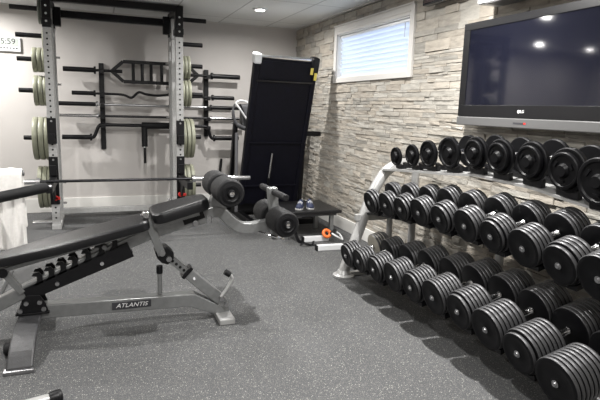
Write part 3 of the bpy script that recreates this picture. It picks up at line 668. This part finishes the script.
# leg developer
MB().path(smooth_pts([(-1.90, BC, .640), (-1.84, BC, .665), (-1.79, BC, .655), (-1.74, BC, .605), (-1.68, BC, .563), (-1.61, BC, .552), (-1.54, BC, .56), (-1.47, BC, .57)], 5), .066, .066, (0, 1, 0)).build('curved_arm', m_bench, be, bevel=.006)
MB().poly([(-1.90, BC-.03, .66), (-1.77, BC-.03, .62), (-1.755, BC-.03, .80), (-1.82, BC-.03, .83), (-1.86, BC-.03, .73)], (0, .06, 0)).build('roller_bracket', m_bench, be, bevel=.005)
MB().box((-1.885, BC-.045, .60), (-1.855, BC-.03, .645)).build('latch', m_chrome, be, bevel=.003)
MB().tube([(-1.95, BC-.05, .605), (-1.95, BC-.03, .605)], .018, 16).build('pivot_cap', m_steel, be, bevel=.003, smooth=True)
def roller(x, z, r, lab):
    MB().tube([(x, BC-.252, z), (x, BC+.252, z)], .012, 12).build('roller_axle', m_steel, be, smooth=True)
    for y0, y1 in ((BC-.235, BC-.035), (BC+.035, BC+.235)):
        rl = MB().lathe([(0, r*.7), (0, r*.88), (.008, r*.97), (.018, r), (y1-y0-.018, r), (y1-y0-.008, r*.97), (y1-y0, r*.88), (y1-y0, r*.7)], (x, y0, z), (0, 1, 0), 32).build('foam_roller', m_foam, be, smooth=True)
        e_ = y0-.002 if y0 < BC else y1+.002
        s = -1 if y0 < BC else 1
        MB().lathe([(0, r*.70), (.004, r*.70), (.006, r*.55), (.003, r*.5), (.003, r*.3), (.008, .024), (.014, .02)], (x, y0 if s < 0 else y1, z), (0, s, 0), 28).build('end_disc', m_black, rl, smooth=True)
        MB().lathe([(.012, .016), (.024, .014), (.026, .008)], (x, y0 if s < 0 else y1, z), (0, s, 0), 16).build('end_cap', m_chrome, rl, smooth=True)
roller(-1.785, .806, .080, 'upper'); roller(-1.448, .610, .078, 'lower')
MB().bar((-1.472, BC, .80), (-1.438, BC, .47), .05, .058, (0, 1, 0)).build('lever_post', m_bench, be, bevel=.005)
MB().tube([(-1.462, BC-.24, .772), (-1.462, BC+.24, .772)], .020, 16).build('grip_bar', m_foam, be, smooth=True, bevel=.004)
MB().tube(smooth_pts([(-1.56, BC-.03, .53), (-1.50, BC-.08, .515), (-1.42, BC-.08, .485), (-1.40, BC-.03, .47), (-1.46, BC-.03, .50)], 4), .007, 8).build('wire_hook', m_chrome, be, smooth=True)

# ------------------------------------------------------------------ folded treadmill
tmx = -.555
tr_ = thing('treadmill', (tmx, -.75, 0), 'black folded treadmill with its deck stood upright in the corner', 'treadmill')
D0, D1 = Vector((tmx-.055, -.80, .17)), Vector((tmx+.004, -1.21, 1.80)); dd = (D1-D0).normalized(); dn = Vector((1, 0, 0)).cross(dd).normalized()
if dn.y > 0: dn = -dn
MB().bar(D0, D1, .62, .06, (1, 0, 0)).build('deck', m_deck, tr_, bevel=.006)
for s in (-1, 1):
    MB().bar(D0+Vector((s*.33, 0, 0)), D1+Vector((s*.33, 0, 0))-dd*.03, .06, .09, (1, 0, 0)).build('side_rail', m_deck, tr_, bevel=.012)
MB().tube([D1+Vector((-.31, 0, 0))+dd*.005, D1+Vector((.31, 0, 0))+dd*.005], .026, 18).build('end_roller', m_chrome, tr_, smooth=True)
q = D1+Vector((-.33, 0, 0)); MB().bar(q-dd*.06, q+dd*.045, .082, .12, (1, 0, 0)).build('silver_end_cap', m_white, tr_, bevel=.016)
q = D1+Vector((.325, 0, 0)); MB().bar(q-dd*.14, q+dd*.04, .085, .12, (1, 0, 0)).build('end_cap', m_black, tr_, bevel=.018)
for k, (sx_, a, l) in enumerate(((.285, -.14, .07), (.335, -.20, .08))):
    q = D1+Vector((sx_, 0, 0))+dn*(.062 if k == 0 else .0625); MB().bar(q+dd*a, q+dd*(a+l), .032, .002, (1, .0, .12)).build('sticker', m_yellow, tr_)
q = D1+dn*.035; MB().bar(q-dd*.03, q-dd*.22, .60, .012, (1, 0, 0)).build('tail_panel', m_deck, tr_, bevel=.004)
for t_ in (.86, .45, .14): q = D0+(D1-D0)*t_+dn*.04; MB().bar(q+Vector((-.33, 0, 0)), q+Vector((.33, 0, 0)), .02, .022, dd).build('cross_brace', m_deck if t_ != .86 else m_blackg, tr_, bevel=.003)
q0 = D0+dd*.02+dn*.055+Vector((-.04, 0, 0)); q1 = D0+dd*.64+dn*.055+Vector((-.04, 0, 0))
MB().tube([q0, q1-dd*.30], .015, 12).build('lift_strut', m_black, tr_, smooth=True); MB().tube([q1-dd*.30, q1], .012, 12).build('strut_rod', m_chrome, tr_, smooth=True)
MB().box((tmx-.40, -.70, .03), (tmx+.34, -.24, .26)).build('motor_hood', m_black, tr_, bevel=.03)
for s in (-1, 1):
    MB().box((tmx+s*.37-.035, -1.30, 0), (tmx+s*.37+.035, -.20, .07)).build('base_rail', m_black, tr_, bevel=.008)
    ux = -.955 if s < 0 else -.10
    MB().bar((ux+(-.05 if s < 0 else .01), -.50, .05), (ux, -.62, 1.10), .05, .07, (1, 0, 0)).build('upright', m_black, tr_, bevel=.008)
MB().box((tmx-.37, -1.29, .0), (tmx+.37, -1.22, .06)).build('base_crossbar', m_black, tr_, bevel=.006)
MB().bar((-1.0, -.85, .08), (-.955, -.66, .98), .035, .04, (1, 0, 0)).build('inner_brace', m_grey, tr_, bevel=.005)
MB().poly([(-.88, -.50, 1.10), (-.88, -.66, 1.04), (-.88, -.60, 1.30), (-.88, -.50, 1.32)], (.66, 0, 0)).build('console', m_grey, tr_, bevel=.01)
lp = [at(x, y, 1, -.70) for x, y in ((250, 124), (246, 118), (240, 109), (236, 103.5), (239, 101), (244, 101), (248, 103))]
MB().tube(smooth_pts(lp, 5), .011, 12).build('handrail', m_white, tr_, smooth=True)
lp = [at(x, y, 1, -.68) for x, y in ((235, 104), (233, 110), (234, 118), (237, 124), (243, 128), (250, 129))]
MB().tube(smooth_pts(lp, 5), [.012]*6+[.018]*10+[.026]*10, 12).build('handrail_arm', m_grey, tr_, smooth=True)
MB().bar(at(239.5, 104, 1, -.66), at(247, 121, 1, -.66), .05, .02, (0, 1, 0)).build('side_panel', m_black, tr_, bevel=.004)
MB().bar((-.22, -.98, 1.0), (-.03, -.98, 1.0), .05, .055, (0, 1, 0)).build('side_handle', m_black, tr_, bevel=.01)

# ------------------------------------------------------------------ step platform, shoes, loose gear
st = thing('step_platform', (-.5, -1.72, 0), 'low black topped platform on grey steel legs by the stone wall', 'platform')
MB().box((-.82, -2.0, .262), (-.20, -1.42, .295)).build('top', m_leather, st, bevel=.008)
MB().box((-.78, -1.96, .235), (-.24, -1.46, .262)).build('frame', m_grey, st)
for x in (-.76, -.27):
    for y in (-1.90, -1.50): MB().box((x-.02, y-.02, 0), (x+.02, y+.02, .24)).build('leg', m_bench, st, bevel=.003)
def shoe(x, y, rz, lab):
    t = thing('shoe', (0, 0, 0), lab, 'shoe', 'shoes on the platform')
    sole = [(-.055, -.028), (-.06, 0), (-.055, .028), (0, .026), (.05, .034), (.085, .022), (.095, 0), (.085, -.024), (.05, -.034), (0, -.026)]
    MB().poly([(a, b_, .0) for a, b_ in sole], (0, 0, .016)).build('sole', m_silver, t, bevel=.004)
    u = MB(); rings = []
    for xx, hw, hh in ((-.056, .018, .035), (-.045, .026, .062), (-.02, .026, .060), (.01, .027, .045), (.045, .030, .032), (.075, .024, .024), (.09, .010, .018)):
        rings.append([u.bm.verts.new((xx, math.cos(a)*hw, .016+max(0, math.sin(a))*(hh-.004))) for a in [PI*k/8 for k in range(9)]])
    for a, b_ in zip(rings, rings[1:]):
        for k in range(8): u.bm.faces.new((a[k], a[k+1], b_[k+1], b_[k]))
        u.bm.faces.new((a[8], a[0], b_[0], b_[8]))
    u.bm.faces.new(rings[0]); u.bm.faces.new(rings[-1][::-1])
    u.build('upper', m_shoeb, t, smooth=True)
    l = MB()
    for k in range(4): xx = .0+k*.013; l.tube([(xx, -.018, .052-k*.006), (xx, 0, .063-k*.007), (xx, .018, .052-k*.006)], .0028, 6)
    l.build('laces', m_white, t)
    t.location = (x, y, .296); t.rotation_euler.z = rz; t.scale = (1.15, 1.25, 1.2)
shoe(-.60, -1.86, math.radians(-120), 'small dark blue shoe with white sole, the left one on the platform')
shoe(-.49, -1.85, math.radians(-105), 'small dark blue shoe with white sole, the right one on the platform')
for a, b_, lab in (((-.62, -2.03), (-.36, -2.04), 'white rectangular steel bar on the floor, the farther of two'), ((-.615, -2.36), (-.36, -2.375), 'white rectangular steel bar on the floor, the nearer of two')):
    t = thing('steel_bar', (a[0], a[1], 0), lab, 'steel bar', 'white bars on the floor')
    MB().bar((a[0], a[1], .026), (b_[0], b_[1], .026), .05, .05, (0, 1, 0)).build('tube', m_white, t, bevel=.004)
    MB().bar((a[0]-.012, a[1], .026), (a[0], a[1], .026), .052, .052, (0, 1, 0)).build('end_plug', m_black, t, bevel=.003)
def ring(c, R_, r_, name, m, lab, cat, tilt=0):
    b = MB(); c = Vector(c); n_ = 24
    u = Vector((1, 0, 0)); v = Vector((0, math.cos(tilt), math.sin(tilt)))
    b.tube([c+u*math.cos(2*PI*k/n_)*R_+v*math.sin(2*PI*k/n_)*R_ for k in range(n_+1)], r_, 10, caps=False)
    return tag(b.build(name, m, smooth=True), lab, cat)
ring((-.40, -2.09, .085), .035, .016, 'orange_ring', m_orange, 'small orange ring lying on top of the farther white bar', 'ring', 1.0)
hd = thing('cable_handle', (-.30, -2.0, 0), 'black and silver cable handle on the floor beside the orange ring', 'cable handle')
MB().tube([(-.36, -2.12, .09), (-.28, -2.02, .09)], .02, 12).build('grip', m_foam, hd, smooth=True)
MB().tube(smooth_pts([(-.36, -2.12, .09), (-.31, -2.16, .06), (-.24, -2.12, .02), (-.23, -2.04, .05), (-.28, -2.02, .09)], 4), .009, 8).build('strap', m_white, hd, smooth=True)
hd = thing('ankle_strap', (-.66, -2.05, 0), 'tangled black strap on the floor left of the white bars', 'strap')
MB().path(smooth_pts([(-.67, -1.92, .12), (-.68, -1.98, .06), (-.67, -2.04, .012), (-.64, -2.12, .01), (-.60, -2.20, .012), (-.56, -2.14, .03)], 5), .035, .006, (1, .5, .1)).build('webbing', m_black, hd)
MB().path(smooth_pts([(-.71, -2.16, .01), (-.66, -2.2, .03), (-.60, -2.19, .01), (-.52, -2.2, .01)], 5), .03, .006, (.3, 1, 0)).build('cuff', m_foam, hd)

# ------------------------------------------------------------------ padded roller stand with towel, left edge
sd = thing('roller_stand', (-3.13, -2.62, 0), 'grey post stand with a black padded roller arm at the left edge', 'roller stand')
MB().box((-3.20, -2.66, 0), (-3.13, -2.58, .78)).build('post', m_bench, sd, bevel=.006)
MB().box((-3.40, -2.92, 0), (-3.10, -2.30, .04)).build('base_plate', m_bench, sd, bevel=.006)
MB().tube([(-3.16, -2.62, .775), (-2.95, -2.62, .79)], .02, 14).build('top_bar', m_bench, sd, smooth=True)
pa, pb = Vector((-3.18, -2.86, .640)), Vector((-2.81, -2.66, .692))
MB().tube([pa, pb+(pb-pa).normalized()*.03], .012, 10).build('arm', m_steel, sd, smooth=True)
MB().lathe([(0, .02), (.004, .036), (.43-.01, .036), (.43, .026)], pa, pb-pa, 24).build('padded_roller', m_foam, sd, smooth=True)
MB().bar((-3.165, -2.62, .60), (-3.165, -2.86, .65), .04, .04, (1, 0, 0)).build('arm_bracket', m_bench, sd, bevel=.004)
tw = MB(); cols = 15; prof = []
R_ = .034
for k in range(13): prof.append((-.038, .40+(.785-.40)*k/12))
for k in range(1, 8): a = PI-PI*k/8; prof.append((R_*1.12*math.cos(a), .785+R_*math.sin(a)))
for k in range(17): prof.append((.038, .785-(.785-.255)*k/16))
grid = []
for i in range(cols):
    x = -3.145+(.185)*i/(cols-1); row = []
    for j, (yy, zz) in enumerate(prof):
        wv = .010*math.sin(i*1.1+j*.25)+.006*math.sin(i*2.3-j*.4)
        drop = max(0, (.785-zz)); row.append(tw.bm.verts.new((x+.025*drop+wv*.4*drop*2, -2.62-yy*(-1)*(-1)-wv*min(1, drop*4)-(.0), zz+.004*math.sin(i*.9))))
    grid.append(row)
for i in range(cols-1):
    for j in range(len(prof)-1): tw.bm.faces.new((grid[i][j], grid[i+1][j], grid[i+1][j+1], grid[i][j+1]))
to = tw.build('towel', m_towel, smooth=True)
so = to.modifiers.new('thick', 'SOLIDIFY'); so.thickness = .012; so.offset = 0
sb = to.modifiers.new('sub', 'SUBSURF'); sb.levels = 1; sb.render_levels = 1
tag(to, 'white towel draped over the top of the roller stand at the left edge', 'towel')

tb = thing('floor_tube', (-2.9, -4.4, 0), 'grey metal tube with black rubber end on the floor, bottom left corner', 'tube')
a, b_ = Vector((-3.35, -4.545, .032)), Vector((-2.69, -4.36, .032))
MB().tube([a, b_], .024, 18).build('tube', m_silver, tb, smooth=True)
MB().lathe([(0, .026), (.03, .031), (.045, .031), (.052, .026)], b_-(b_-a).normalized()*.012, b_-a, 20).build('rubber_end', m_black, tb, smooth=True)
